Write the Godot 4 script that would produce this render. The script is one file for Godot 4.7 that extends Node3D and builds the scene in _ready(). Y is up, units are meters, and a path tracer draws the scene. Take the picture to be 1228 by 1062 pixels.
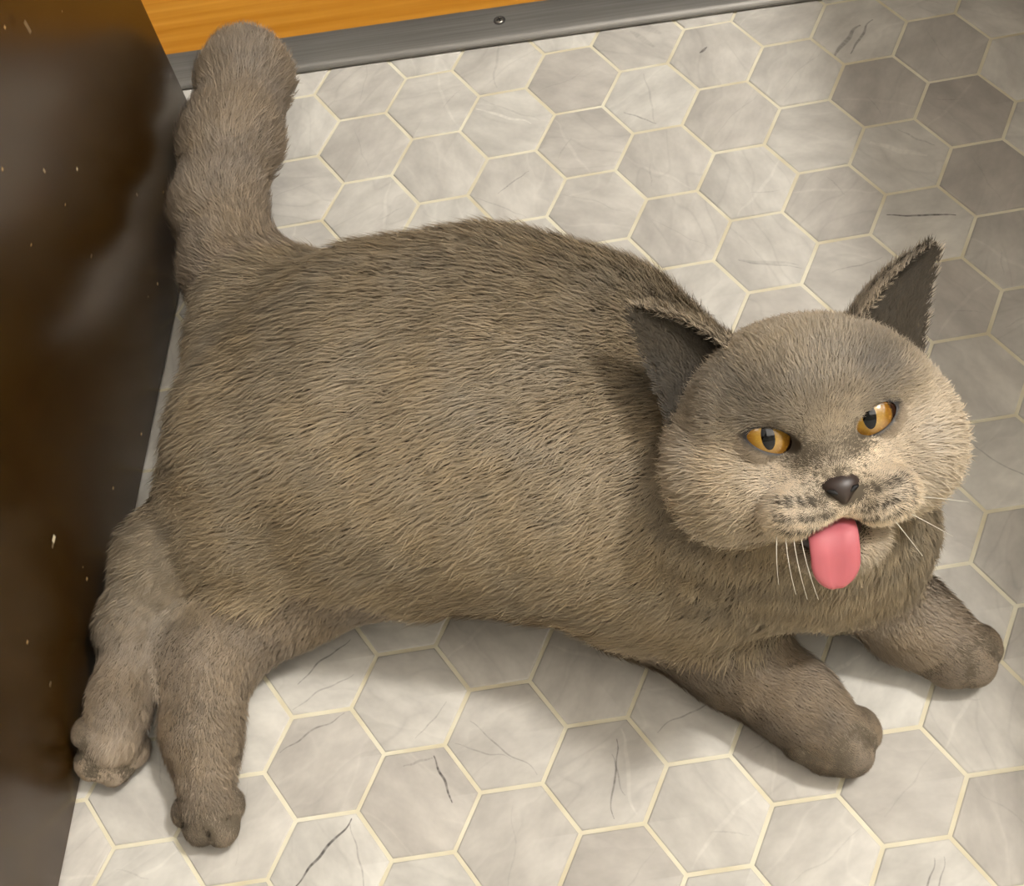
extends Node3D
# A grey cat sprawled on a marble hexagon floor beside a dark door. Units: metres, y up.

const S := 0.025                      # side of a floor hexagon, joint to joint
var rng := RandomNumberGenerator.new()
var noise := FastNoiseLite.new()
var HX := Vector3(0.9991, 0.0198, -0.0395)   # head frame: cat's left (right in the picture), crown, muzzle
var HY := Vector3(-0.0434, 0.6005, -0.7984)
var HZ := Vector3(0.0080, 0.7994, 0.6007)
var HC := Vector3(0.0489, 0.1380, 0.3054)

func _ready() -> void:
	rng.seed = 77
	noise.seed = 5
	noise.frequency = 1.0
	# ---------- camera, sky, light, exposure ----------
	var cam := Camera3D.new()
	cam.name = "camera"
	cam.fov = 34.345
	cam.near = 0.02
	cam.far = 20.0
	cam.transform = Transform3D(Basis(Vector3(0.9858, -0.1235, 0.1134), Vector3(0.1600, 0.4903, -0.8567), Vector3(0.0502, 0.8627, 0.5031)).orthonormalized(), Vector3(-0.0242, 0.5580, 0.5372))
	add_child(cam)
	cam.current = true
	var we := WorldEnvironment.new()
	we.name = "environment"
	var env := Environment.new()
	env.background_mode = Environment.BG_COLOR
	env.background_color = Color(0, 0, 0)
	env.tonemap_mode = Environment.TONE_MAPPER_LINEAR
	env.tonemap_exposure = 0.60
	env.sdfgi_enabled = true
	env.ssao_enabled = true
	env.ssil_enabled = true
	we.environment = env
	add_child(we)
	unseen_ceiling_lamp(Vector3(1.10, 2.36, 0.30), 0.14, 4.7, "round ceiling lamp out of view, lights the cat from the right")  # unseen lamp, placed to light the scene from the right
	added_fill_lamp(Vector3(0.25, 2.42, 0.75), 1.42)
	# ---------- structure ----------
	room()
	tile_floor()
	threshold()
	hallway_floor()
	door()
	# ---------- the cat ----------
	cat()

# =====================================================================================
# helpers
# =====================================================================================
func put(called: String, m: Mesh, mat: Material, parent: Node = null) -> MeshInstance3D:
	var o := MeshInstance3D.new()
	o.name = called
	o.mesh = m
	if mat:
		o.material_override = mat
	(parent if parent else self).add_child(o, true)
	return o

func struct(o: Node) -> void:
	o.set_meta("kind", "structure")

func mat(c: Color, rough := 0.6, metal := 0.0) -> StandardMaterial3D:
	var m := StandardMaterial3D.new()
	m.albedo_color = c
	m.roughness = rough
	m.metallic = metal
	return m

func quad(st: SurfaceTool, a: Vector3, b: Vector3, c: Vector3, d: Vector3) -> void:
	# a b c d clockwise seen from the front
	for p in [a, b, c, a, c, d]:
		st.add_vertex(p)

func box_mesh(size: Vector3, bevel := 0.0) -> Mesh:
	if bevel <= 0.0:
		var b := BoxMesh.new()
		b.size = size
		return b
	var st := SurfaceTool.new()
	st.begin(Mesh.PRIMITIVE_TRIANGLES)
	var h := size / 2.0
	var i := h - Vector3.ONE * bevel
	# faces
	for ax in 3:
		for s in [-1.0, 1.0]:
			var n := Vector3.ZERO
			n[ax] = s
			var u := Vector3.ZERO
			u[(ax + 1) % 3] = 1.0
			var v := Vector3.ZERO
			v[(ax + 2) % 3] = 1.0
			var c: Vector3 = n * h[ax]
			var uu: Vector3 = u * i[(ax + 1) % 3]
			var vv: Vector3 = v * i[(ax + 2) % 3]
			st.set_smooth_group(-1)
			if s > 0:
				quad(st, c - uu - vv, c - uu + vv, c + uu + vv, c + uu - vv)
			else:
				quad(st, c - uu - vv, c + uu - vv, c + uu + vv, c - uu + vv)
	# edges
	for ax in 3:
		var b1 := (ax + 1) % 3
		var b2 := (ax + 2) % 3
		for s1 in [-1.0, 1.0]:
			for s2 in [-1.0, 1.0]:
				var p := Vector3.ZERO
				p[b1] = s1 * h[b1]
				p[b2] = s2 * i[b2]
				var q := Vector3.ZERO
				q[b1] = s1 * i[b1]
				q[b2] = s2 * h[b2]
				var e := Vector3.ZERO
				e[ax] = i[ax]
				if s1 * s2 > 0:
					quad(st, p - e, q - e, q + e, p + e)
				else:
					quad(st, p - e, p + e, q + e, q - e)
	# corners
	for sx in [-1.0, 1.0]:
		for sy in [-1.0, 1.0]:
			for sz in [-1.0, 1.0]:
				var sg := Vector3(sx, sy, sz)
				var A := Vector3(h.x, i.y, i.z) * sg
				var B := Vector3(i.x, h.y, i.z) * sg
				var C := Vector3(i.x, i.y, h.z) * sg
				if sx * sy * sz > 0:
					for p in [A, C, B]:
						st.add_vertex(p)
				else:
					for p in [A, B, C]:
						st.add_vertex(p)
	st.generate_normals()
	return st.commit()

func tube(st: SurfaceTool, pts: Array, radii: Array, sides := 8) -> void:
	var prev := []
	for k in pts.size():
		var t: Vector3 = (pts[mini(k + 1, pts.size() - 1)] - pts[maxi(k - 1, 0)]).normalized()
		var u := t.cross(Vector3(0.31, 0.87, 0.37)).normalized()
		var w := t.cross(u)
		var ring := []
		for s in sides:
			var a := TAU * s / sides
			ring.append(pts[k] + (u * cos(a) + w * sin(a)) * radii[k])
		if k > 0:
			for s in sides:
				quad(st, prev[s], prev[(s + 1) % sides], ring[(s + 1) % sides], ring[s])
		prev = ring

# =====================================================================================
# room
# =====================================================================================
func unseen_ceiling_lamp(at: Vector3, radius: float, energy: float, label: String) -> void:
	var lamp := Node3D.new()
	lamp.name = "unseen_ceiling_lamp"
	lamp.position = at
	lamp.set_meta("label", label)
	lamp.set_meta("category", "lamp")
	add_child(lamp, true)
	var glow := mat(Color(1.0, 0.93, 0.82), 0.5)
	glow.emission_enabled = true
	glow.emission = Color(1.0, 0.985, 0.965)
	glow.emission_energy_multiplier = 60.0
	var dome := SphereMesh.new()
	dome.radius = radius
	dome.height = radius * 1.1
	dome.radial_segments = 32
	dome.rings = 12
	put("lamp_shade", dome, glow, lamp)
	var rim := CylinderMesh.new()
	rim.top_radius = radius * 1.1
	rim.bottom_radius = radius * 1.15
	rim.height = 0.03
	var r := put("rim", rim, mat(Color(0.8, 0.8, 0.8), 0.3, 0.8), lamp)
	r.position.y = radius * 0.55 + 0.012
	var l := OmniLight3D.new()
	l.name = "lamp_light"
	l.light_color = Color(1.0, 0.985, 0.965)
	l.light_energy = energy
	l.light_size = radius * 0.9
	l.omni_range = 12.0
	l.omni_attenuation = 2.0
	l.shadow_enabled = true
	lamp.add_child(l)

func added_fill_lamp(at: Vector3, energy: float) -> void:  # added panel, soft fill light over cat and floor
	var lamp := Node3D.new()
	lamp.name = "added_fill_panel"
	lamp.position = at
	lamp.set_meta("label", "added wide fill panel under the ceiling, out of view")
	lamp.set_meta("category", "lamp")
	add_child(lamp, true)
	var glow := mat(Color(1.0, 0.95, 0.86), 0.6)
	glow.emission_enabled = true
	glow.emission = Color(1.0, 0.985, 0.965)
	glow.emission_energy_multiplier = 0.5
	put("diffuser", box_mesh(Vector3(1.0, 0.03, 1.0), 0.006), glow, lamp)
	put("frame", box_mesh(Vector3(1.06, 0.03, 1.06), 0.004), mat(Color(0.85, 0.85, 0.84), 0.4), lamp).position.y = 0.02
	var l := AreaLight3D.new()
	l.name = "fill_panel_light"
	l.area_size = Vector2(0.98, 0.98)
	l.light_color = Color(1.0, 0.985, 0.96)
	l.light_energy = energy
	l.area_range = 12.0
	l.shadow_enabled = true
	l.position.y = -0.025
	l.rotation_degrees.x = -90.0
	lamp.add_child(l)

func slab(called: String, lo: Vector3, hi: Vector3, m: Material) -> MeshInstance3D:
	var o := put(called, box_mesh(hi - lo), m)
	o.position = (lo + hi) / 2.0
	struct(o)
	return o

func room() -> void:
	var paint := mat(Color(0.82, 0.815, 0.80), 0.8)
	slab("ceiling", Vector3(-1.3, 2.5, -2.1), Vector3(2.1, 2.6, 2.3), paint)
	slab("wall_right", Vector3(2.0, -0.05, -2.1), Vector3(2.1, 2.5, 2.3), paint)
	slab("wall_left", Vector3(-1.3, -0.05, -2.1), Vector3(-1.2, 2.5, 2.3), paint)
	slab("wall_front", Vector3(-1.2, -0.05, 2.2), Vector3(2.0, 2.5, 2.3), paint)
	slab("wall_hallway", Vector3(-1.2, -0.05, -2.1), Vector3(2.0, 2.5, -2.0), paint)
	slab("wall_doorway", Vector3(-1.2, -0.05, -0.115), Vector3(-0.245, 2.5, -0.03), paint)
	slab("wall_doorway_right", Vector3(0.62, -0.05, -0.115), Vector3(2.0, 2.5, -0.03), paint)
	slab("wall_lintel", Vector3(-0.245, 2.06, -0.115), Vector3(0.62, 2.5, -0.03), paint)
	# low block out of view on the right, placed so its edge shades the floor
	slab("unseen_shade_block", Vector3(0.274, -0.02, -0.03), Vector3(0.40, 0.376, 0.48), mat(Color(0.86, 0.84, 0.80), 0.5))

# ---------- hexagon tiles ----------
func marble(seed_: int, veins: Array, dark: float, n := 160) -> ImageTexture:
	# greyish marble; veins = [x0, y0, x1, y1, width, strength (negative = pale)] in units of the hexagon's radius
	var im := Image.create(n, n, false, Image.FORMAT_RGB8)
	var f := FastNoiseLite.new()
	f.seed = seed_
	f.frequency = 1.0
	f.fractal_octaves = 2
	var r := RandomNumberGenerator.new()
	r.seed = seed_ * 31 + 7
	var ang := r.randf() * TAU
	var ca := cos(ang)
	var sa := sin(ang)
	var off := r.randf_range(-0.6, 0.6)
	var vs := r.randf_range(-0.045, 0.03)
	for y in n:
		for x in n:
			var px := (x + 0.5) / n * 2.0 - 1.0
			var py := (y + 0.5) / n * 2.0 - 1.0
			var q := px * ca + py * sa
			var w := -px * sa + py * ca
			var cloud := f.get_noise_2d(q * 0.9, w * 1.6)
			var fine := f.get_noise_2d(q * 5.0 + 40.0, w * 8.0)
			var wisp := 1.0 - absf(f.get_noise_2d(q * 0.30 + 9.0, w * 0.8 - 7.0)) * 9.0
			var t := 0.0
			t += cloud * 0.060 + fine * 0.016
			if wisp > 0.0:
				t += wisp * wisp * vs
			# a soft change of bed across the tile
			t += smoothstep(-0.03, 0.03, w - off - cloud * 0.25) * 0.030 - 0.015
			for v in veins:
				var ax: float = v[0]
				var ay: float = v[1]
				var bx: float = v[2] - ax
				var by: float = v[3] - ay
				var l2 := bx * bx + by * by
				var s := clampf(((px - ax) * bx + (py - ay) * by) / l2, 0.0, 1.0)
				var wob := f.get_noise_2d(s * 1.3, 3.3) * 0.07
				var dx := px - ax - bx * s - by * wob
				var dy := py - ay - by * s + bx * wob
				var d := sqrt(dx * dx + dy * dy)
				var ww: float = v[4] * (0.35 + 0.65 * sin(PI * clampf(s, 0.05, 0.95)))
				var st: float = v[5]
				t -= st * (1.0 - smoothstep(ww * 0.4, ww, d)) * (0.75 + 0.5 * f.get_noise_2d(s * 9.0, 8.0))
			t -= dark
			im.set_pixel(x, y, Color(clampf(0.822 + t, 0.0, 1.0), clampf(0.806 + t * 1.0, 0.0, 1.0), clampf(0.772 + t * 0.95, 0.0, 1.0)))
	return ImageTexture.create_from_image(im)

func tile_mesh(tilt: Vector2) -> ArrayMesh:
	# a hexagonal tile with an eased edge; its top lies at y = 0
	var R := S - 0.00090
	var e := 0.0009
	var st := SurfaceTool.new()
	st.begin(Mesh.PRIMITIVE_TRIANGLES)
	var rings := [[R - e, 0.0], [R - e * 0.35, -0.00022], [R, -0.0008], [R, -0.006]]
	var pt := func(r: float, y: float, k: int) -> Vector3:
		var a := PI / 3.0 * k
		var p := Vector3(cos(a) * r, y, sin(a) * r)
		p.y += p.x * tilt.x + p.z * tilt.y
		return p
	var uvp := func(p: Vector3) -> Vector2:
		return Vector2(0.5 + p.x / R * 0.5, 0.5 + p.z / R * 0.5)
	st.set_smooth_group(0)
	for k in 6:
		for p in [Vector3.ZERO, pt.call(rings[0][0], 0.0, k), pt.call(rings[0][0], 0.0, k + 1)]:
			st.set_uv(uvp.call(p))
			st.add_vertex(p)
	for j in 3:
		st.set_smooth_group(0 if j < 2 else 1)
		for k in 6:
			var a: Vector3 = pt.call(rings[j][0], rings[j][1], k)
			var b: Vector3 = pt.call(rings[j + 1][0], rings[j + 1][1], k)
			var c: Vector3 = pt.call(rings[j + 1][0], rings[j + 1][1], k + 1)
			var d: Vector3 = pt.call(rings[j][0], rings[j][1], k + 1)
			for p in [a, b, c, a, c, d]:
				st.set_uv(uvp.call(p))
				st.add_vertex(p)
	st.generate_normals()
	return st.commit()

func tile_floor() -> void:
	var grout := mat(Color(0.885, 0.850, 0.755), 0.85)
	var gn := NoiseTexture2D.new()
	gn.width = 256
	gn.height = 256
	gn.seamless = true
	var gf := FastNoiseLite.new()
	gf.seed = 3
	gf.frequency = 0.03
	gn.noise = gf
	var gr := Gradient.new()
	gr.set_color(0, Color(0.81, 0.765, 0.645))
	gr.set_color(1, Color(0.92, 0.90, 0.82))
	gn.color_ramp = gr
	grout.albedo_color = Color.WHITE
	grout.albedo_texture = gn
	grout.uv1_triplanar = true
	grout.uv1_world_triplanar = true
	grout.uv1_scale = Vector3.ONE * 3.0
	var fl := put("floor", box_mesh(Vector3(3.2, 0.05, 2.3)), grout)
	fl.position = Vector3(0.4, -0.0258, 1.095)
	struct(fl)
	var shapes := []
	for k in 6:
		shapes.append(tile_mesh(Vector2(rng.randf_range(-0.006, 0.006), rng.randf_range(-0.006, 0.006))))
	# general textures
	var texs := []
	for k in 18:
		var vv := []
		if k % 3 == 0:
			var a := rng.randf() * TAU
			vv = [[cos(a) * 0.9, sin(a) * 0.9, cos(a + 2.4) * 0.9, sin(a + 2.4) * 0.9, 0.05, -0.035], [cos(a + 1.0) * 0.7, sin(a + 1.0) * 0.7, cos(a + 2.0) * 0.3, sin(a + 2.0) * 0.3, 0.02, 0.06]]
		elif k % 3 == 1:
			var a := rng.randf() * TAU
			vv = [[cos(a) * 0.8, sin(a) * 0.8, cos(a + 2.9) * 0.6, sin(a + 2.9) * 0.6, 0.018, 0.045]]
		texs.append(marble(100 + k, vv, 0.0))
	# tiles with a vein of their own: key = column, row
	var own := {
		Vector2i(4, 1): [[-0.62, -0.36, 0.66, -0.10, 0.030, 0.42]],
		Vector2i(4, -2): [[-0.72, 0.62, 0.05, -0.10, 0.07, 0.20], [-0.35, 0.62, 0.35, -0.20, 0.04, 0.22]],
		Vector2i(4, 0): [[-0.50, -0.42, 0.50, 0.10, 0.09, -0.06], [0.1, -0.65, 0.72, -0.12, 0.03, 0.10]],
		Vector2i(-1, 1): [[-0.62, -0.52, 0.50, 0.15, 0.05, -0.09], [-0.3, -0.6, 0.7, 0.1, 0.03, 0.05]],
		Vector2i(-4, 11): [[-0.62, 0.15, 0.42, -0.78, 0.032, 0.42], [0.45, -0.7, 0.62, 0.6, 0.02, 0.13]],
		Vector2i(-3, 10): [[0.30, -0.72, 0.56, 0.10, 0.028, 0.38], [-0.2, -0.62, 0.30, -0.70, 0.03, 0.10]],
		Vector2i(-4, 9): [[-0.40, 0.30, 0.58, -0.36, 0.022, 0.22], [-0.5, 0.75, 0.6, 0.3, 0.02, 0.12]],
		Vector2i(-4, 10): [[-0.75, -0.30, 0.40, -0.82, 0.022, 0.18]],
		Vector2i(-1, 9): [[0.25, -0.55, 0.05, 0.75, 0.022, 0.24], [0.35, -0.7, 0.42, 0.72, 0.05, -0.05], [0.15, -0.3, 0.28, 0.4, 0.02, 0.12]],
		Vector2i(-2, 9): [[-0.55, -0.35, 0.45, 0.75, 0.018, 0.14], [-0.85, 0.0, 0.05, 0.42, 0.018, 0.10]],
		Vector2i(-3, 9): [[0.05, 0.72, 0.62, 0.15, 0.018, 0.12]],
		Vector2i(0, 8): [[-0.6, 0.30, 0.5, -0.10, 0.018, 0.16]],
		Vector2i(2, 7): [[-0.75, -0.20, -0.15, -0.45, 0.05, -0.06], [-0.8, 0.02, -0.5, -0.05, 0.03, 0.12]],
		Vector2i(1, 0): [[-0.05, -0.7, -0.02, 0.75, 0.03, 0.06], [-0.62, 0.30, 0.0, 0.75, 0.025, 0.16]],
		Vector2i(2, 2): [[-0.55, 0.10, 0.55, 0.45, 0.05, 0.07], [-0.55, 0.12, 0.6, 0.55, 0.03, 0.10]],
		Vector2i(-1, 2): [[-0.4, 0.1, 0.3, -0.35, 0.022, 0.16], [-0.9, 0.1, 0.1, 0.85, 0.02, 0.08]],
		Vector2i(4, 4): [[-0.6, -0.75, 0.55, 0.72, 0.018, 0.16]],
		Vector2i(3, 6): [[-0.3, -0.5, 0.6, 0.5, 0.02, 0.08]],
		Vector2i(2, 9): [[-0.5, 0.5, 0.2, -0.6, 0.022, 0.20], [-0.3, 0.6, 0.35, -0.6, 0.018, 0.16]],
		Vector2i(1, -1): [[0.0, -0.5, 0.5, 0.0, 0.12, 0.05], [-0.1, -0.2, 0.3, 0.35, 0.10, 0.06]],
		Vector2i(2, -1): [[-0.3, -0.12, -0.14, -0.24, 0.045, 0.35]],
		Vector2i(3, 2): [[-0.4, -0.1, 0.6, -0.3, 0.02, 0.10]],
		Vector2i(-1, 0): [[0.05, -0.7, -0.1, 0.75, 0.04, 0.06]],
	}
	# how grey the single tiles are (0 pale, 1 darkest)
	var grey := {
		Vector2i(0, 0): 0.75, Vector2i(0, 1): 0.6, Vector2i(-1, 1): 0.1, Vector2i(-2, 1): 0.3, Vector2i(-1, 0): 0.35, Vector2i(1, 0): 0.05, Vector2i(1, 1): 0.5, Vector2i(0, 2): 0.5,
		Vector2i(1, 2): 0.5, Vector2i(2, 0): 0.6, Vector2i(2, 1): 0.25, Vector2i(2, 2): 0.3, Vector2i(3, 0): 0.25, Vector2i(3, 1): 0.65, Vector2i(3, 2): 0.4, Vector2i(4, -2): 0.35,
		Vector2i(4, -1): 1.0, Vector2i(5, -2): 0.75, Vector2i(5, -1): 1.1, Vector2i(5, 0): 0.95, Vector2i(4, 0): 0.25, Vector2i(4, 1): 0.2, Vector2i(4, 2): 0.95, Vector2i(5, 1): 0.5,
		Vector2i(4, 3): 0.55, Vector2i(6, -2): 0.3, Vector2i(6, -3): 0.4, Vector2i(2, -1): 0.45, Vector2i(3, -1): 0.3, Vector2i(2, -2): 0.2, Vector2i(1, -1): 0.45, Vector2i(-3, 2): 0.55,
		Vector2i(-2, 2): 0.35, Vector2i(-3, 1): 0.45, Vector2i(-4, 3): 0.4, Vector2i(-4, 4): 0.4, Vector2i(-4, 2): 0.15, Vector2i(-3, 3): 0.3, Vector2i(-2, 3): 0.0, Vector2i(0, 3): 0.4, Vector2i(1, 3): 0.3,
		Vector2i(-1, 2): 0.4, Vector2i(-4, 9): 0.2, Vector2i(-4, 10): 0.8, Vector2i(-3, 9): 0.35, Vector2i(-3, 10): 0.9, Vector2i(-4, 11): 0.1, Vector2i(-2, 9): 0.5, Vector2i(-2, 10): 0.6,  # near tiles: part of the grey stands in for weaker light
		Vector2i(-1, 8): 0.55, Vector2i(-2, 8): 0.45, Vector2i(-1, 9): 0.5, Vector2i(0, 9): 0.4, Vector2i(0, 8): 0.25, Vector2i(1, 8): 0.6, Vector2i(1, 9): 0.4, Vector2i(2, 8): 0.65,
		Vector2i(2, 7): 0.0, Vector2i(3, 7): 0.35, Vector2i(3, 8): 0.7, Vector2i(-1, 10): 0.85, Vector2i(2, 9): 0.15, Vector2i(-6, 11): 0.4, Vector2i(-5, 11): 0.45, Vector2i(-6, 12): 0.1,
		Vector2i(-3, 8): 0.15, Vector2i(3, 6): 0.3, Vector2i(4, 4): 0.2, Vector2i(4, 5): 0.5, Vector2i(3, 5): 0.45, Vector2i(0, 10): 0.1,
	}
	var mats := {}
	var made := {}
	var polish := func(t: Texture2D, g: float) -> StandardMaterial3D:
		var m := StandardMaterial3D.new()
		m.albedo_texture = t
		m.albedo_color = Color(1, 1, 1).lerp(Color(0.885, 0.872, 0.868), g)
		m.roughness = 0.48
		m.metallic_specular = 0.3
		return m
	for i in range(-11, 9):
		for j in range(-13, 26):
			var c := Vector3(1.5 * i * S, 0.0, sqrt(3.0) * (j + 0.5 * i) * S)
			if c.z < -0.0375 + 0.047 * (c.x - 0.2) - 0.006 or c.z > 0.56 or c.x < -0.36 or c.x > 0.275:
				continue
			var key := Vector2i(i, j)
			var g: float = grey[key] if grey.has(key) else rng.randf_range(0.0, 0.7)
			var m: StandardMaterial3D
			if own.has(key):
				m = polish.call(marble(300 + i * 17 + j, own[key], 0.0, 224), g)
			else:
				var k := rng.randi() % texs.size()
				var gk := roundi(g * 8.0)
				var mk := k * 20 + gk
				if not mats.has(mk):
					mats[mk] = polish.call(texs[k], gk / 8.0)
				m = mats[mk]
			var o := put("tile", shapes[rng.randi() % shapes.size()], m, fl)
			o.position = c - fl.position + Vector3(0, rng.randf_range(-0.00018, 0.0), 0)
			if not own.has(key):
				o.rotation.y = PI / 3.0 * (rng.randi() % 6)

# ---------- threshold strip ----------
func threshold() -> void:
	# a long low metal profile: cross-section swept along the doorway
	var prof := [Vector2(-0.0135, 0.0), Vector2(-0.0128, 0.0024), Vector2(-0.0112, 0.0034), Vector2(-0.004, 0.0040), Vector2(0.004, 0.0039), Vector2(0.0095, 0.0033), Vector2(0.0118, 0.0024), Vector2(0.0128, 0.0012), Vector2(0.0128, 0.0)]
	var st := SurfaceTool.new()
	st.begin(Mesh.PRIMITIVE_TRIANGLES)
	var L := 0.46
	for k in prof.size() - 1:
		var a: Vector2 = prof[k]
		var b: Vector2 = prof[k + 1]
		st.set_smooth_group(0 if k > 0 and k < 7 else 1)
		for n in 24:
			var x0 := -L + 2 * L * n / 24.0
			var x1 := -L + 2 * L * (n + 1) / 24.0
			quad(st, Vector3(x0, a.y, a.x), Vector3(x1, a.y, a.x), Vector3(x1, b.y, b.x), Vector3(x0, b.y, b.x))
	st.generate_normals()
	var m := mat(Color(0.56, 0.55, 0.53), 0.42, 0.5)
	var nt := NoiseTexture2D.new()
	nt.width = 256
	nt.height = 256
	nt.seamless = true
	var nf := FastNoiseLite.new()
	nf.seed = 8
	nf.frequency = 0.02
	nf.fractal_octaves = 4
	nt.noise = nf
	var ramp := Gradient.new()
	ramp.set_color(0, Color(0.86, 0.85, 0.84))
	ramp.set_color(1, Color(1.0, 1.0, 1.0))
	nt.color_ramp = ramp
	m.albedo_texture = nt
	m.uv1_triplanar = true
	m.uv1_scale = Vector3(2, 90, 90)
	var t := put("trim_1", st.commit(), m)
	struct(t)
	t.position = Vector3(0.20, 0.0010, -0.0345)
	t.rotation.y = -0.047
	for k in [-0.2335, 0.02]:
		var s := Node3D.new()
		s.name = "screw"
		s.position = Vector3(k, 0.0039, -0.001)
		t.add_child(s, true)
		# countersunk ring, domed head, dark cross slot
		var ring := TorusMesh.new()
		ring.inner_radius = 0.0022
		ring.outer_radius = 0.0034
		ring.rings = 24
		ring.ring_segments = 8
		put("countersink", ring, mat(Color(0.30, 0.29, 0.28), 0.5, 0.5), s).scale.y = 0.35
		var head := SphereMesh.new()
		head.radius = 0.0024
		head.height = 0.0018
		head.radial_segments = 20
		head.rings = 8
		put("head", head, mat(Color(0.55, 0.53, 0.50), 0.3, 0.8), s)
		for q in 2:
			var slot := put("slot", box_mesh(Vector3(0.0028, 0.0004, 0.0005)), mat(Color(0.10, 0.09, 0.08), 0.8), s)
			slot.position.y = 0.00085
			slot.rotation.y = 0.4 + PI / 2 * q

# ---------- hallway floor ----------
func hallway_floor() -> void:
	var base := put("floor_hallway", box_mesh(Vector3(3.2, 0.03, 2.0)), mat(Color(0.25, 0.16, 0.08), 0.8))
	base.position = Vector3(0.4, -0.021, -1.06)
	struct(base)
	var mats := []
	for v in 3:
		var im := Image.create(1024, 128, false, Image.FORMAT_RGB8)
		var f := FastNoiseLite.new()
		f.seed = 40 + v
		f.frequency = 1.0
		f.fractal_octaves = 3
		for y in 128:
			for x in 1024:
				var a := f.get_noise_2d(x * 0.0022, y * 0.11)
				var b := f.get_noise_2d(x * 0.012 + 50.0, y * 0.35)
				var c := f.get_noise_2d(x * 0.0009 + 20.0, y * 0.03)
				var t := a * 0.50 + b * 0.28 + c * 0.5
				var col := Color(0.800, 0.570, 0.220).lerp(Color(0.70, 0.455, 0.115), clampf(0.5 + t, 0.0, 1.0))
				im.set_pixel(x, y, col)
		var m := StandardMaterial3D.new()
		m.albedo_texture = ImageTexture.create_from_image(im)
		m.roughness = 0.36
		mats.append(m)
	var w := 0.118
	for row in 9:
		for seg in 3:
			var pl := plank_mesh(1.15, w - 0.0012)
			var o := put("plank", pl, mats[(row + seg) % 3], base)
			o.position = Vector3(-1.12 + seg * 1.151 + 0.38 * (row % 3) - 0.25, 0.0, -0.0612 - w * (row + 0.5)) - base.position
			o.rotation.y = -0.047 if row < 1 else -0.047
			o.position.z += tan(0.047) * (o.position.x + base.position.x + 0.1)

func plank_mesh(l: float, w: float) -> Mesh:
	var st := SurfaceTool.new()
	st.begin(Mesh.PRIMITIVE_TRIANGLES)
	var e := 0.0008
	var rings := [[l / 2 - e, w / 2 - e, 0.0022], [l / 2, w / 2, 0.0014], [l / 2, w / 2, -0.006]]
	var corner := func(r: Array, k: int) -> Vector3:
		var sx: float = [-1, 1, 1, -1][k % 4]
		var sz: float = [-1, -1, 1, 1][k % 4]
		return Vector3(sx * r[0], r[2], sz * r[1])
	var add := func(p: Vector3) -> void:
		st.set_uv(Vector2(p.x / l + 0.5, p.z / w + 0.5))
		st.add_vertex(p)
	st.set_smooth_group(-1)
	for k in [0, 1, 2, 0, 2, 3]:
		add.call(corner.call(rings[0], k))
	for j in 2:
		for k in 4:
			var a: Vector3 = corner.call(rings[j], k)
			var b: Vector3 = corner.call(rings[j], k + 1)
			var c: Vector3 = corner.call(rings[j + 1], k + 1)
			var d: Vector3 = corner.call(rings[j + 1], k)
			for p in [a, d, c, a, c, b]:
				add.call(p)
	st.generate_normals()
	return st.commit()

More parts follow.
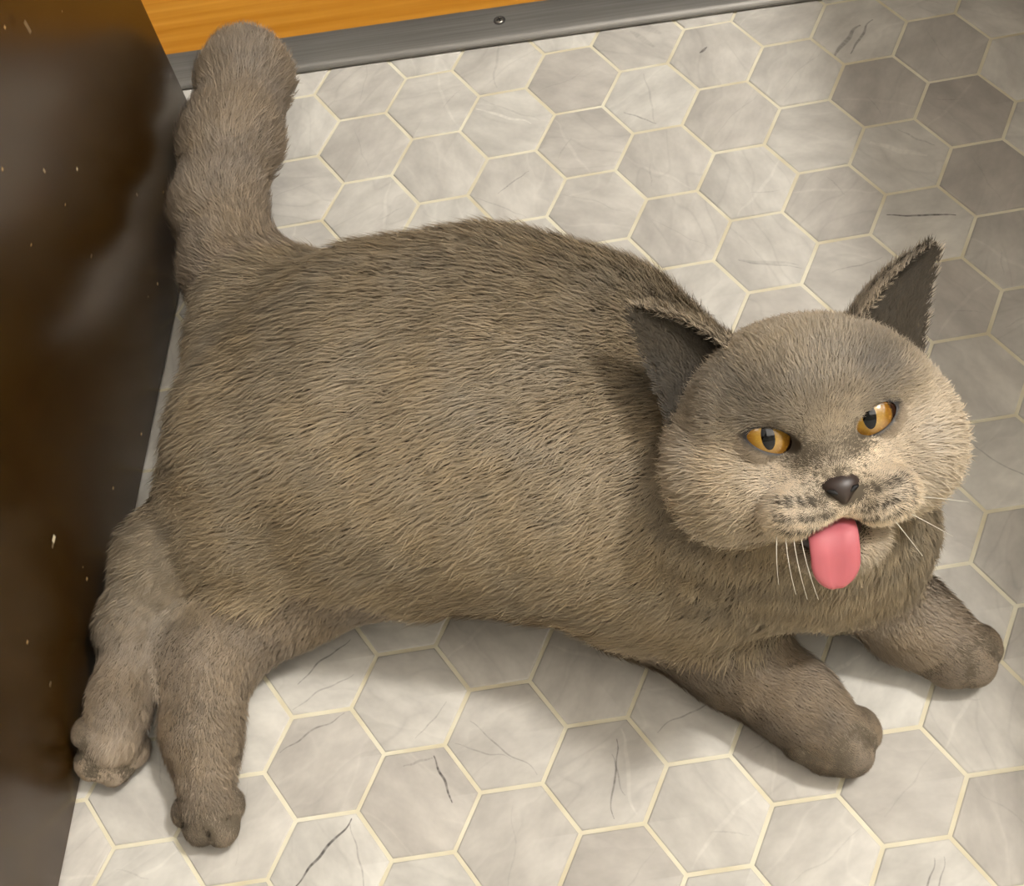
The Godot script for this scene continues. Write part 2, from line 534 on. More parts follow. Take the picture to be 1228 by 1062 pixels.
# ---------- door ----------
func door() -> void:
	var m := StandardMaterial3D.new()
	m.albedo_color = Color.WHITE
	var im := Image.create(1024, 1024, false, Image.FORMAT_RGB8)
	var f := FastNoiseLite.new()
	f.seed = 21
	f.frequency = 1.0
	f.fractal_octaves = 3
	for y in 1024:
		for x in 1024:
			var t := f.get_noise_2d(x * 0.08, y * 0.006) * 0.5 + f.get_noise_2d(x * 0.01, y * 0.008) * 0.6
			var c := Color(0.190, 0.122, 0.026).lerp(Color(0.225, 0.152, 0.045), clampf(0.5 + t, 0.0, 1.0))
			im.set_pixel(x, y, c)
	# paint specks and small chips (u along the door, v upwards from the floor; 1 px = 0.78 mm)
	var r := RandomNumberGenerator.new()
	r.seed = 12
	for k in 60:
		var x := r.randi_range(4, 640)
		var y := r.randi_range(690, 1016)
		var pale := r.randf() < 0.75
		var c := Color(0.62, 0.52, 0.36) if pale else Color(0.05, 0.03, 0.02)
		im.fill_rect(Rect2i(x, y, r.randi_range(1, 2), r.randi_range(1, 2)), c)
	# the larger chips and dents: [x, y, width, height, pale]
	for q in [[333, 936, 4, 3, 1.0], [337, 937, 3, 2, 0.4], [158, 850, 2, 4, -1.0], [148, 870, 2, 2, 0.8], [174, 840, 2, 3, 0.5], [400, 967, 3, 2, 0.3], [108, 940, 2, 3, 0.3], [178, 906, 3, 2, 0.25], [130, 778, 5, 6, -1.0], [122, 790, 3, 8, 0.35]]:
		var pale: float = q[4]
		im.fill_rect(Rect2i(q[0], q[1], q[2], q[3]), Color(0.06, 0.035, 0.015) if pale < 0.0 else Color(0.21, 0.13, 0.05).lerp(Color(0.90, 0.86, 0.74), pale))
	m.albedo_texture = ImageTexture.create_from_image(im)
	m.roughness = 0.24
	m.metallic_specular = 0.6
	var W := 0.80
	var H := 2.04
	var T := 0.038
	var d := Node3D.new()
	d.name = "door_1"
	d.position = Vector3(-0.1948, 0.0022, 0.0042)
	# local x runs along the door away from the hinge, local z points to the room
	var ux := Vector3(-0.1702, 0, 1.0).normalized()
	d.basis = Basis(ux, Vector3.UP, ux.cross(Vector3.UP))
	add_child(d)
	struct(d)
	d.set_meta("label", "glossy dark brown door leaf standing open beside the cat")
	var st := SurfaceTool.new()
	st.begin(Mesh.PRIMITIVE_TRIANGLES)
	var b := 0.0015
	var sz: float = signf(d.basis.z.x)
	# outline of the horizontal section, rounded arrises
	var sec := []
	for q in [[0.0, 0.0, 180.0], [W, 0.0, 270.0], [W, T, 0.0], [0.0, T, 90.0]]:
		var cx: float = clampf(q[0], b, W - b)
		var cz: float = clampf(q[1], b, T - b)
		for k in 4:
			var a := deg_to_rad(q[2] + 30.0 * k)
			sec.append(Vector2(cx + cos(a) * b, cz + sin(a) * b))
	for k in sec.size():
		var p: Vector2 = sec[k]
		var q: Vector2 = sec[(k + 1) % sec.size()]
		st.set_smooth_group(-1 if p.distance_to(q) > 0.01 else 2)
		var vs := [Vector3(p.x, 0, -p.y * sz), Vector3(q.x, 0, -q.y * sz), Vector3(q.x, H, -q.y * sz), Vector3(p.x, H, -p.y * sz)]
		if sz < 0:
			vs.reverse()
		for v in [vs[0], vs[1], vs[2], vs[0], vs[2], vs[3]]:
			st.set_uv(Vector2(v.x / W, 1.0 - v.y / W))
			st.add_vertex(v)
	for y in [0.0, H]:
		for k in range(1, sec.size() - 1):
			var tri := [sec[0], sec[k], sec[k + 1]]
			if (y > 0.0) == (sz > 0):
				tri.reverse()
			for v in tri:
				st.set_uv(Vector2(v.x / W, 0.5))
				st.set_smooth_group(-1)
				st.add_vertex(Vector3(v.x, y, -v.y * sz))
	st.generate_normals()
	put("door_panel", st.commit(), m, d)
	for y in [0.25, 1.75]:
		var hs := SurfaceTool.new()
		hs.begin(Mesh.PRIMITIVE_TRIANGLES)
		tube(hs, [Vector3(-0.006, y - 0.05, -0.019 * sz), Vector3(-0.006, y + 0.05, -0.019 * sz)], [0.006, 0.006], 12)
		hs.generate_normals()
		put("hinge", hs.commit(), mat(Color(0.55, 0.50, 0.40), 0.35, 0.9), d)

# =====================================================================================
# distance fields -> meshes
# =====================================================================================
# A primitive: {t: "cone", a, ra, b, rb, k} or {t: "ball", c, r (Vector3), basis, k}; cut = true carves
func field_mesh(prims: Array, cell: float, floor_y: float) -> Dictionary:
	var lo := Vector3.ONE * 1e9
	var hi := -lo
	for p in prims:
		if p.get("cut", false):
			continue
		if p.t == "cone":
			lo = lo.min(p.a - Vector3.ONE * p.ra).min(p.b - Vector3.ONE * p.rb)
			hi = hi.max(p.a + Vector3.ONE * p.ra).max(p.b + Vector3.ONE * p.rb)
		else:
			var e: float = maxf(p.r.x, maxf(p.r.y, p.r.z))
			lo = lo.min(p.c - Vector3.ONE * e)
			hi = hi.max(p.c + Vector3.ONE * e)
	lo -= Vector3.ONE * cell * 4.0
	hi += Vector3.ONE * cell * 4.0
	lo.y = maxf(lo.y, floor_y - cell * 2.5)
	var nx := int((hi.x - lo.x) / cell) + 2
	var ny := int((hi.y - lo.y) / cell) + 2
	var nz := int((hi.z - lo.z) / cell) + 2
	var d := PackedFloat32Array()
	d.resize(nx * ny * nz)
	d.fill(1.0)
	for p in prims:
		var k: float = p.k
		var cut: bool = p.get("cut", false)
		var m := k + cell * 3.0
		var blo: Vector3
		var bhi: Vector3
		var cone: bool = p.t == "cone"
		var a := Vector3.ZERO
		var ab := Vector3.ZERO
		var ra := 0.0
		var dr := 0.0
		var il := 0.0
		var inv := Basis()
		var er := Vector3.ONE
		if cone:
			a = p.a
			ab = p.b - a
			ra = p.ra
			dr = p.rb - ra
			il = 1.0 / maxf(ab.length_squared(), 1e-9)
			blo = (a - Vector3.ONE * p.ra).min(p.b - Vector3.ONE * p.rb)
			bhi = (a + Vector3.ONE * p.ra).max(p.b + Vector3.ONE * p.rb)
		else:
			a = p.c
			inv = p.basis.inverse()
			er = p.r
			var e: float = maxf(er.x, maxf(er.y, er.z))
			blo = a - Vector3.ONE * e
			bhi = a + Vector3.ONE * e
		var emin := minf(er.x, minf(er.y, er.z))
		var i0 := clampi(int((blo.x - m - lo.x) / cell), 0, nx - 1)
		var i1 := clampi(int((bhi.x + m - lo.x) / cell) + 1, 0, nx - 1)
		var j0 := clampi(int((blo.y - m - lo.y) / cell), 0, ny - 1)
		var j1 := clampi(int((bhi.y + m - lo.y) / cell) + 1, 0, ny - 1)
		var k0 := clampi(int((blo.z - m - lo.z) / cell), 0, nz - 1)
		var k1 := clampi(int((bhi.z + m - lo.z) / cell) + 1, 0, nz - 1)
		for z in range(k0, k1 + 1):
			for y in range(j0, j1 + 1):
				var at := (z * ny + y) * nx
				for x in range(i0, i1 + 1):
					var q := Vector3(lo.x + x * cell, lo.y + y * cell, lo.z + z * cell) - a
					var dist: float
					if cone:
						var t := clampf(q.dot(ab) * il, 0.0, 1.0)
						dist = (q - ab * t).length() - ra - dr * t
					else:
						q = inv * q
						var qe := q / er
						var l0 := qe.length()
						var l1 := (qe / er).length()
						dist = l0 * (l0 - 1.0) / l1 if l1 > 1e-6 else -emin
					var o := d[at + x]
					if cut:
						var h := maxf(k - absf(o + dist), 0.0) / k
						d[at + x] = maxf(o, -dist) + h * h * k * 0.25
					else:
						var h := maxf(k - absf(o - dist), 0.0) / k
						d[at + x] = minf(o, dist) - h * h * k * 0.25
	# the ground cuts everything flat
	for z in nz:
		for y in ny:
			var g := floor_y - (lo.y + y * cell)
			if g < -0.012:
				break
			var at := (z * ny + y) * nx
			for x in nx:
				var o := d[at + x]
				var kk := 0.006
				var h := maxf(kk - absf(o - g), 0.0) / kk
				d[at + x] = maxf(o, g) + h * h * kk * 0.25
	# surface nets
	var id := PackedInt32Array()
	id.resize(d.size())
	id.fill(-1)
	var verts := PackedVector3Array()
	var norms := PackedVector3Array()
	var sy := nx
	var sz := nx * ny
	for z in nz - 1:
		for y in ny - 1:
			var at := (z * ny + y) * nx
			for x in nx - 1:
				var c := at + x
				var d0 := d[c]
				if d0 > cell * 2.0 or d0 < -cell * 2.0:
					continue
				var d1 := d[c + 1]
				var d2 := d[c + sy]
				var d3 := d[c + sy + 1]
				var d4 := d[c + sz]
				var d5 := d[c + sz + 1]
				var d6 := d[c + sz + sy]
				var d7 := d[c + sz + sy + 1]
				var inside := int(d0 < 0) + int(d1 < 0) + int(d2 < 0) + int(d3 < 0) + int(d4 < 0) + int(d5 < 0) + int(d6 < 0) + int(d7 < 0)
				if inside == 0 or inside == 8:
					continue
				var sum := Vector3.ZERO
				var cnt := 0
				if (d0 < 0) != (d1 < 0): sum += Vector3(d0 / (d0 - d1), 0, 0); cnt += 1
				if (d2 < 0) != (d3 < 0): sum += Vector3(d2 / (d2 - d3), 1, 0); cnt += 1
				if (d4 < 0) != (d5 < 0): sum += Vector3(d4 / (d4 - d5), 0, 1); cnt += 1
				if (d6 < 0) != (d7 < 0): sum += Vector3(d6 / (d6 - d7), 1, 1); cnt += 1
				if (d0 < 0) != (d2 < 0): sum += Vector3(0, d0 / (d0 - d2), 0); cnt += 1
				if (d1 < 0) != (d3 < 0): sum += Vector3(1, d1 / (d1 - d3), 0); cnt += 1
				if (d4 < 0) != (d6 < 0): sum += Vector3(0, d4 / (d4 - d6), 1); cnt += 1
				if (d5 < 0) != (d7 < 0): sum += Vector3(1, d5 / (d5 - d7), 1); cnt += 1
				if (d0 < 0) != (d4 < 0): sum += Vector3(0, 0, d0 / (d0 - d4)); cnt += 1
				if (d1 < 0) != (d5 < 0): sum += Vector3(1, 0, d1 / (d1 - d5)); cnt += 1
				if (d2 < 0) != (d6 < 0): sum += Vector3(0, 1, d2 / (d2 - d6)); cnt += 1
				if (d3 < 0) != (d7 < 0): sum += Vector3(1, 1, d3 / (d3 - d7)); cnt += 1
				id[c] = verts.size()
				verts.append(lo + (Vector3(x, y, z) + sum / cnt) * cell)
				norms.append(Vector3(d1 - d0 + d3 - d2 + d5 - d4 + d7 - d6, d2 - d0 + d3 - d1 + d6 - d4 + d7 - d5, d4 - d0 + d5 - d1 + d6 - d2 + d7 - d3).normalized())
	var idx := PackedInt32Array()
	for z in range(1, nz - 1):
		for y in range(1, ny - 1):
			var at := (z * ny + y) * nx
			for x in range(1, nx - 1):
				var c := at + x
				if id[c] < 0:
					continue
				var s0 := d[c] < 0.0
				# edge along x from c: cells around it in y, z
				if s0 != (d[c + 1] < 0.0):
					face(idx, id[c], id[c - sy], id[c - sy - sz], id[c - sz], s0)
				if s0 != (d[c + sy] < 0.0):
					face(idx, id[c], id[c - sz], id[c - sz - 1], id[c - 1], s0)
				if s0 != (d[c + sz] < 0.0):
					face(idx, id[c], id[c - 1], id[c - 1 - sy], id[c - sy], s0)
	return {"v": verts, "n": norms, "i": idx}

func face(idx: PackedInt32Array, a: int, b: int, c: int, d: int, flip: bool) -> void:
	if a < 0 or b < 0 or c < 0 or d < 0:
		return
	if flip:
		idx.append_array(PackedInt32Array([a, d, c, a, c, b]))
	else:
		idx.append_array(PackedInt32Array([a, b, c, a, c, d]))

# =====================================================================================
# the cat
# =====================================================================================
# limb and trunk sections: region, end, radius, end, radius, blend
const TRUNK := [
	["body", Vector3(-0.1355, 0.0600, 0.2302), 0.0558, Vector3(-0.1001, 0.0660, 0.2316), 0.0699, 0.010],
	["body", Vector3(-0.1001, 0.0660, 0.2316), 0.0699, Vector3(-0.0627, 0.0680, 0.2383), 0.0730, 0.010],
	["body", Vector3(-0.0627, 0.0680, 0.2383), 0.0730, Vector3(-0.0334, 0.0680, 0.2524), 0.0705, 0.010],
	["body", Vector3(-0.0334, 0.0680, 0.2524), 0.0705, Vector3(-0.0023, 0.0640, 0.2808), 0.0546, 0.010],
	["body", Vector3(-0.0023, 0.0640, 0.2808), 0.0546, Vector3(0.0180, 0.0620, 0.2944), 0.0450, 0.010],
	["body", Vector3(-0.1475, 0.0580, 0.1837), 0.0377, Vector3(-0.1242, 0.0580, 0.1926), 0.0437, 0.010],
	["body", Vector3(-0.1610, 0.0530, 0.2349), 0.0300, Vector3(-0.1501, 0.0500, 0.2506), 0.0403, 0.010],
	["chest", Vector3(0.0267, 0.0800, 0.2980), 0.0418, Vector3(0.0522, 0.0820, 0.3016), 0.0432, 0.010],
	["chest", Vector3(0.0156, 0.0600, 0.3073), 0.0303, Vector3(0.0485, 0.0700, 0.3143), 0.0279, 0.010],
	["chest", Vector3(0.0567, 0.0700, 0.3123), 0.0301, Vector3(0.0752, 0.0680, 0.3129), 0.0233, 0.010],
	["foreleg", Vector3(-0.0082, 0.0257, 0.3073), 0.0237, Vector3(0.0201, 0.0187, 0.3354), 0.0167, 0.020],
	["foreleg", Vector3(0.0201, 0.0187, 0.3354), 0.0167, Vector3(0.0404, 0.0164, 0.3566), 0.0144, 0.015],
	["foreleg", Vector3(0.0404, 0.0164, 0.3566), 0.0144, Vector3(0.0510, 0.0145, 0.3685), 0.0124, 0.012],
	["foreleg2", Vector3(0.0708, 0.0450, 0.3204), 0.0178, Vector3(0.0906, 0.0161, 0.3308), 0.0141, 0.020],
	["foreleg2", Vector3(0.0906, 0.0161, 0.3308), 0.0141, Vector3(0.1054, 0.0142, 0.3428), 0.0120, 0.012],
	["hindleg", Vector3(-0.1660, 0.0470, 0.2463), 0.0290, Vector3(-0.2033, 0.0360, 0.2607), 0.0178, 0.020],
	["hindleg", Vector3(-0.2033, 0.0360, 0.2607), 0.0178, Vector3(-0.2204, 0.0290, 0.2860), 0.0114, 0.012],
	["hindleg", Vector3(-0.2204, 0.0290, 0.2860), 0.0114, Vector3(-0.2275, 0.0230, 0.3155), 0.0098, 0.012],
	["hindleg", Vector3(-0.2275, 0.0230, 0.3155), 0.0098, Vector3(-0.2312, 0.0185, 0.3290), 0.0112, 0.012],
	["hindleg2", Vector3(-0.1138, 0.0450, 0.2661), 0.0362, Vector3(-0.1540, 0.0254, 0.2767), 0.0234, 0.020],
	["hindleg2", Vector3(-0.1540, 0.0254, 0.2767), 0.0234, Vector3(-0.1894, 0.0197, 0.2978), 0.0177, 0.014],
	["hindleg2", Vector3(-0.1894, 0.0197, 0.2978), 0.0177, Vector3(-0.1956, 0.0152, 0.3321), 0.0132, 0.012],
	["hindleg2", Vector3(-0.1956, 0.0152, 0.3321), 0.0132, Vector3(-0.1944, 0.0126, 0.3601), 0.0106, 0.012],
	["tail", Vector3(-0.1486, 0.0580, 0.1592), 0.0266, Vector3(-0.1661, 0.0580, 0.1349), 0.0201, 0.020],
	["tail", Vector3(-0.1661, 0.0580, 0.1349), 0.0201, Vector3(-0.1743, 0.0550, 0.0945), 0.0179, 0.012],
	["tail", Vector3(-0.1743, 0.0550, 0.0945), 0.0179, Vector3(-0.1686, 0.0520, 0.0520), 0.0203, 0.012],
	["tail", Vector3(-0.1686, 0.0520, 0.0520), 0.0203, Vector3(-0.1613, 0.0500, 0.0089), 0.0195, 0.012],
	["tail", Vector3(-0.1613, 0.0500, 0.0089), 0.0195, Vector3(-0.1612, 0.0500, -0.0002), 0.0147, 0.012],
]
const TOES := {
	"foreleg": [Vector4(0.0390, 0.0088, 0.3693, 0.0078), Vector4(0.0472, 0.0084, 0.3765, 0.0074), Vector4(0.0569, 0.0090, 0.3788, 0.0080), Vector4(0.0641, 0.0081, 0.3703, 0.0071)],
	"foreleg2": [Vector4(0.0942, 0.0083, 0.3435, 0.0073), Vector4(0.1019, 0.0086, 0.3491, 0.0076), Vector4(0.1112, 0.0089, 0.3507, 0.0079), Vector4(0.1177, 0.0080, 0.3444, 0.0070)],
	"hindleg": [Vector4(-0.2412, 0.0210, 0.3269, 0.0057), Vector4(-0.2432, 0.0115, 0.3358, 0.0063), Vector4(-0.2348, 0.0085, 0.3383, 0.0063), Vector4(-0.2260, 0.0110, 0.3324, 0.0056)],
	"hindleg2": [Vector4(-0.2050, 0.0068, 0.3612, 0.0058), Vector4(-0.1986, 0.0074, 0.3690, 0.0064), Vector4(-0.1899, 0.0073, 0.3710, 0.0063), Vector4(-0.1871, 0.0071, 0.3606, 0.0061)],
}
# fur: region -> strand length (m), mean spacing of tufts (m)
const COAT := {
	"body": [0.0090, 0.0017], "chest": [0.0085, 0.0015], "tail": [0.0085, 0.0017], "foreleg": [0.0052, 0.0011], "foreleg2": [0.0052, 0.0011], "hindleg": [0.0052, 0.0011], "hindleg2": [0.0052, 0.0011],
	"head": [0.0056, 0.0012], "ear": [0.0036, 0.0010],
}
var clefts := {}
var tuft_x := {}     # region -> transforms
var tuft_c := {}     # region -> colours

func hp(x: float, y: float, z: float) -> Vector3:   # millimetres in the head's frame
	return HC + (HX * x + HY * y + HZ * z) * 0.001

func head_local(p: Vector3) -> Vector3:
	var q := (p - HC) * 1000.0
	return Vector3(q.dot(HX), q.dot(HY), q.dot(HZ))

func cone(a: Vector3, ra: float, b: Vector3, rb: float, k: float, cut := false) -> Dictionary:
	return {"t": "cone", "a": a, "ra": ra, "b": b, "rb": rb, "k": k, "cut": cut}

func ball(c: Vector3, r: Vector3, k: float, cut := false, turn := 0.0, basis := Basis()) -> Dictionary:
	var b := basis
	if basis == Basis():
		b = Basis(HX, HY, HZ).orthonormalized() * Basis(Vector3(0, 0, 1), turn)
	return {"t": "ball", "c": c, "r": r * 0.001, "k": k, "cut": cut, "basis": b}

func cat() -> void:
	var t0 := Time.get_ticks_msec()
	var root := Node3D.new()
	root.name = "cat"
	root.position = Vector3(-0.05, 0.0, 0.24)
	root.set_meta("label", "plump grey shorthair cat sprawled on the hexagon tiles, amber eyes, pink tongue hanging out")
	root.set_meta("category", "cat")
	add_child(root)
	var skin := SurfaceTool.new()
	skin.begin(Mesh.PRIMITIVE_TRIANGLES)

	# --- trunk, legs, tail
	var prims := []
	for r in TRUNK:
		prims.append(cone(r[1], r[2], r[3], r[4], r[5]))
	prims.append(cone(hp(0, -8, -14), 0.034, Vector3(0.006, 0.068, 0.277), 0.050, 0.02))     # neck
	var trunk := field_mesh(prims, 0.0032, 0.0015)
	add_skin(skin, trunk, root.position)
	grow(trunk, "trunk")
	print("trunk ", Time.get_ticks_msec() - t0, " verts ", trunk.v.size())

	# --- paws
	for leg in TOES:
		var pp := []
		var tips := []
		var last: Array = []
		for r in TRUNK:
			if r[0] == leg:
				last = r
		pp.append(cone(last[1].lerp(last[3], 0.35), lerpf(last[2], last[4], 0.35), last[3], last[4], 0.004))
		for t in TOES[leg]:
			var tip := Vector3(t.x, t.y, t.z)
			var fat := fat_of(leg)
			tip = tip.lerp(last[3], {"hindleg": 0.16, "hindleg2": 0.20}.get(leg, 0.28))
			tip.y = maxf(t.y, t.w * fat + 0.0008)
			var back: Vector3 = tip.lerp(last[3], 0.45)
			back.y = lerpf(tip.y, last[3].y, 0.35) + 0.002
			tips.append(Vector4(tip.x, tip.y, tip.z, t.w * fat))
			pp.append(cone(back, t.w * fat, tip, t.w * fat, 0.0016))
		var cl := []
		var cr: float = 0.0008 if leg == "hindleg" else 0.0011
		for k in 3:
			var ra: float = (tips[k].w + tips[k + 1].w) / 2.0
			var mid := (Vector3(tips[k].x, 0, tips[k].z) + Vector3(tips[k + 1].x, 0, tips[k + 1].z)) / 2.0
			var hub: Vector3 = last[3] * Vector3(1, 0, 1)
			var out := (mid - hub).normalized()
			var low: float = (tips[k].y + tips[k + 1].y) / 2.0 - ra
			var path := [mid + out * ra * 0.95 + Vector3.UP * (low + ra * 0.4), mid + out * ra * 0.50 + Vector3.UP * (low + ra * 1.65), mid.lerp(hub, 0.15) + Vector3.UP * (low + ra * 2.1), mid.lerp(hub, 0.42) + Vector3.UP * (low + ra * 2.15 + 0.0022)]
			for q in 2:
				cl.append([path[q], path[q + 1]])
				pp.append(cone(path[q], cr * (1.0 - 0.3 * q), path[q + 1], cr * (0.7 - 0.5 * q), 0.0018, true))
		clefts[leg] = cl
		var paw := field_mesh(pp, 0.0013, 0.0012)
		add_skin(skin, paw, root.position)
		grow(paw, leg)
	print("paws ", Time.get_ticks_msec() - t0)

	# --- head
	var hd := []
	hd.append(ball(hp(0, 6, -6), Vector3(40, 30, 37), 0.012))
	hd.append(ball(hp(0, 15, 11), Vector3(31, 18, 23), 0.012))            # forehead
	for s in [-1.0, 1.0]:
		hd.append(ball(hp(25 * s, -9, 2), Vector3(23, 24, 24), 0.014))     # jowls
		hd.append(ball(hp(19 * s, -13, 18), Vector3(16, 13, 15), 0.010))   # cheeks below the eyes
		hd.append(cone(hp(9 * s, 12.5, 30), 0.0065, hp(27 * s, 14.0, 21), 0.0070, 0.008))   # brow
	for s in [-1.0, 1.0]:
		hd.append(ball(hp(8.5 * s, -4.5, 28.5), Vector3(6.5, 7.5, 7), 0.010))   # between eye and muzzle
	hd.append(cone(hp(0, 9, 29), 0.0100, hp(0, -9, 40), 0.0070, 0.010))    # bridge of the nose
	hd.append(ball(hp(0, -34, 22), Vector3(15, 9, 15), 0.008))             # lower jaw
	hd.append(ball(hp(-2, -35, 31), Vector3(8.5, 5, 6), 0.006))            # chin
	for s in [-1.0, 1.0]:
		hd.append(ball(hp(11.0 * s, -18.5, 39), Vector3(13.0, 8.6, 11), 0.005))   # whisker pads
	for s in [-1.0, 1.0]:
		hd.append(ball(hp(16.2 * s, 3.6, 37), Vector3(7.8, 4.4, 8.5), 0.0015, true, 0.33 * s))   # eye openings
	hd.append(ball(hp(-4.0, -27.5, 40), Vector3(10.0, 6.0, 13), 0.003, true))    # open mouth
	var head := field_mesh(hd, 0.0015, 0.002)
	add_skin(skin, head, root.position)
	grow(head, "head")
	print("head ", Time.get_ticks_msec() - t0, " verts ", head.v.size())

	# --- ears
	for s in [-1.0, 1.0]:
		var e := ear(s)
		add_skin(skin, e, root.position)
		grow(e, "ear")

	var body := put("body", skin.commit(), null, root)
	var sm := mat(Color(0.37, 0.33, 0.27), 0.9)
	body.material_override = sm

	lid_hair()
	fur(root)
	print("fur ", Time.get_ticks_msec() - t0)
	face_parts(root)

func fat_of(leg: String) -> float:
	return {"hindleg": 1.40, "hindleg2": 1.30}.get(leg, 1.42)

func add_skin(st: SurfaceTool, g: Dictionary, origin: Vector3) -> void:
	var arr := []
	arr.resize(Mesh.ARRAY_MAX)
	var v := PackedVector3Array()
	v.resize(g.v.size())
	for k in v.size():
		v[k] = g.v[k] - origin
	arr[Mesh.ARRAY_VERTEX] = v
	arr[Mesh.ARRAY_NORMAL] = g.n
	arr[Mesh.ARRAY_INDEX] = g.i
	var m := ArrayMesh.new()
	m.add_surface_from_arrays(Mesh.PRIMITIVE_TRIANGLES, arr)
	st.append_from(m, 0, Transform3D())

func ear(s: float) -> Dictionary:
	# a cupped triangular shell; local millimetres in the head's frame
	var inner := Vector3(18.5 * s, 29.0, 13.0)
	var outer := Vector3((43.0 if s < 0 else 39.0) * s, 13.0, 3.0)
	var tip := Vector3((48.5 if s < 0 else 53.0) * s, 52.0, -1.0)
	var open := Vector3(0.62 * s, -0.56, 0.55).normalized()
	var base := (inner + outer) / 2.0
	var side := (outer - inner) / 2.0
	var NU := 16
	var NV := 22
	var v := PackedVector3Array()
	var n := PackedVector3Array()
	var idx := PackedInt32Array()
	var layer := []
	var refs := []
	for side_of in 2:
		var pts := []
		refs.clear()
		for b in NV + 1:
			var vv := -0.18 + 1.18 * b / NV
			var row := []
			for a in NU + 1:
				var u := -1.0 + 2.0 * a / NU
				var t := clampf(vv, -0.2, 1.0)
				var w := maxf(1.0 - t, 0.0)
				var wide := pow(w, 0.82) if w < 1.0 else 1.0 + (w - 1.0) * 0.6
				wide += 0.035 * sin(PI * clampf(t, 0.0, 1.0))
				var c := base.lerp(tip, t)
				c -= open * 2.2 * sin(PI * clampf(t, 0.0, 1.0))
				if a == 0:
					refs.append(c + open * 4.0)
				var bulge := 12.5 * wide * (1.0 - u * u) * (1.0 - 0.45 * u)
				var p := c + side * u * wide - open * bulge
				if side_of == 1:
					p += open * 1.0 * (1.0 - absf(u) * 0.6) * minf(1.0, w * 4.0)
				row.append(p)
			pts.append(row)
		layer.append(pts)
	for side_of in 2:
		var pts: Array = layer[side_of]
		var at := v.size()
		for b in NV + 1:
			for a in NU + 1:
				var du: Vector3 = pts[b][mini(a + 1, NU)] - pts[b][maxi(a - 1, 0)]
				var dv: Vector3 = pts[mini(b + 1, NV)][a] - pts[maxi(b - 1, 0)][a]
				var nn := du.cross(dv).normalized()
				var p: Vector3 = pts[b][a]
				if (nn.dot(p - refs[b]) > 0.0) == (side_of == 1):
					nn = -nn
				v.append(hp(p.x, p.y, p.z))
				n.append((HX * nn.x + HY * nn.y + HZ * nn.z).normalized())
		for b in NV:
			for a in NU:
				var q := at + b * (NU + 1) + a
				var gn := (v[q + NU + 2] - v[q]).cross(v[q + 1] - v[q])
				if gn.dot(n[q] + n[q + NU + 2]) > 0.0:
					idx.append_array(PackedInt32Array([q, q + 1, q + NU + 2, q, q + NU + 2, q + NU + 1]))
				else:
					idx.append_array(PackedInt32Array([q, q + NU + 2, q + 1, q, q + NU + 1, q + NU + 2]))
	return {"v": v, "n": n, "i": idx, "half": v.size() / 2}

# ---------- fur ----------
func lid_point(s: float, scale: float, r: float, a: float) -> Vector3:
	# a place on the eyelid, from the eye's centre: almond outline times scale, r millimetres out
	var lx := cos(a) * 8.0 * scale
	var ly := signf(sin(a)) * pow(absf(sin(a)), 1.15) * (4.8 if sin(a) > 0 else 4.1) * scale + lx * s * 0.34
	return (HX * lx + HY * (ly + 0.2) + HZ * sqrt(maxf(r * r - lx * lx - ly * ly, 4.0))) * 0.001

func lid_hair() -> void:
	for s in [-1.0, 1.0]:
		var ec := hp(16.2 * s, 3.4, 23.5)
		for k in 900:
			var a := rng.randf() * TAU
			var sc := lerpf(1.03, 1.65, pow(rng.randf(), 1.3))
			var p := lid_point(s, sc, lerpf(11.7, 10.8, (sc - 1.0) / 0.65), a)
			var out := lid_point(s, sc + 0.2, 11.0, a) - p
			var n := (p * 100.0 + HZ * 0.5).normalized()
			var t: Vector3 = (out - n * out.dot(n)).normalized() + HY * rng.randf_range(-0.3, 0.3) + HX * (s * 0.4)
			t = (t - n * t.dot(n)).normalized()
			var L := lerpf(0.0013, 0.0030, (sc - 1.0) / 0.65)
			var upper := sin(a) > -0.1
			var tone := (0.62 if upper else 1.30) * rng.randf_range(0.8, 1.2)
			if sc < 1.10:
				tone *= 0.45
			tuft_x["head"].append(Transform3D(Basis(t * L, n * L, t.cross(n) * L), ec + p))
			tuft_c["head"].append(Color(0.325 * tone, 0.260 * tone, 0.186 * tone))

func section_of(p: Vector3) -> Array:
	# [region, flow] of a point on the trunk: nearest section, flow blended over near ones
	var best := 1e9
	var reg := "body"
	var flow := Vector3.ZERO
	for r in TRUNK:
		var a: Vector3 = r[1]
		var ab: Vector3 = r[3] - a
		var t := clampf((p - a).dot(ab) / ab.length_squared(), 0.0, 1.0)
		var d: float = (p - a - ab * t).length() - lerpf(r[2], r[4], t)
		if d < best:
			best = d
			reg = r[0]
		if d < 0.03:
			var f := ab.normalized()
			if r[0] == "body":
				f = Vector3(-1.0, -0.12, 0.22)
			elif r[0] == "chest":
				f = Vector3(-0.35, -0.8, 0.25)
			flow += f * exp(-maxf(d, 0.0) / 0.006)
	return [reg, flow.normalized()]

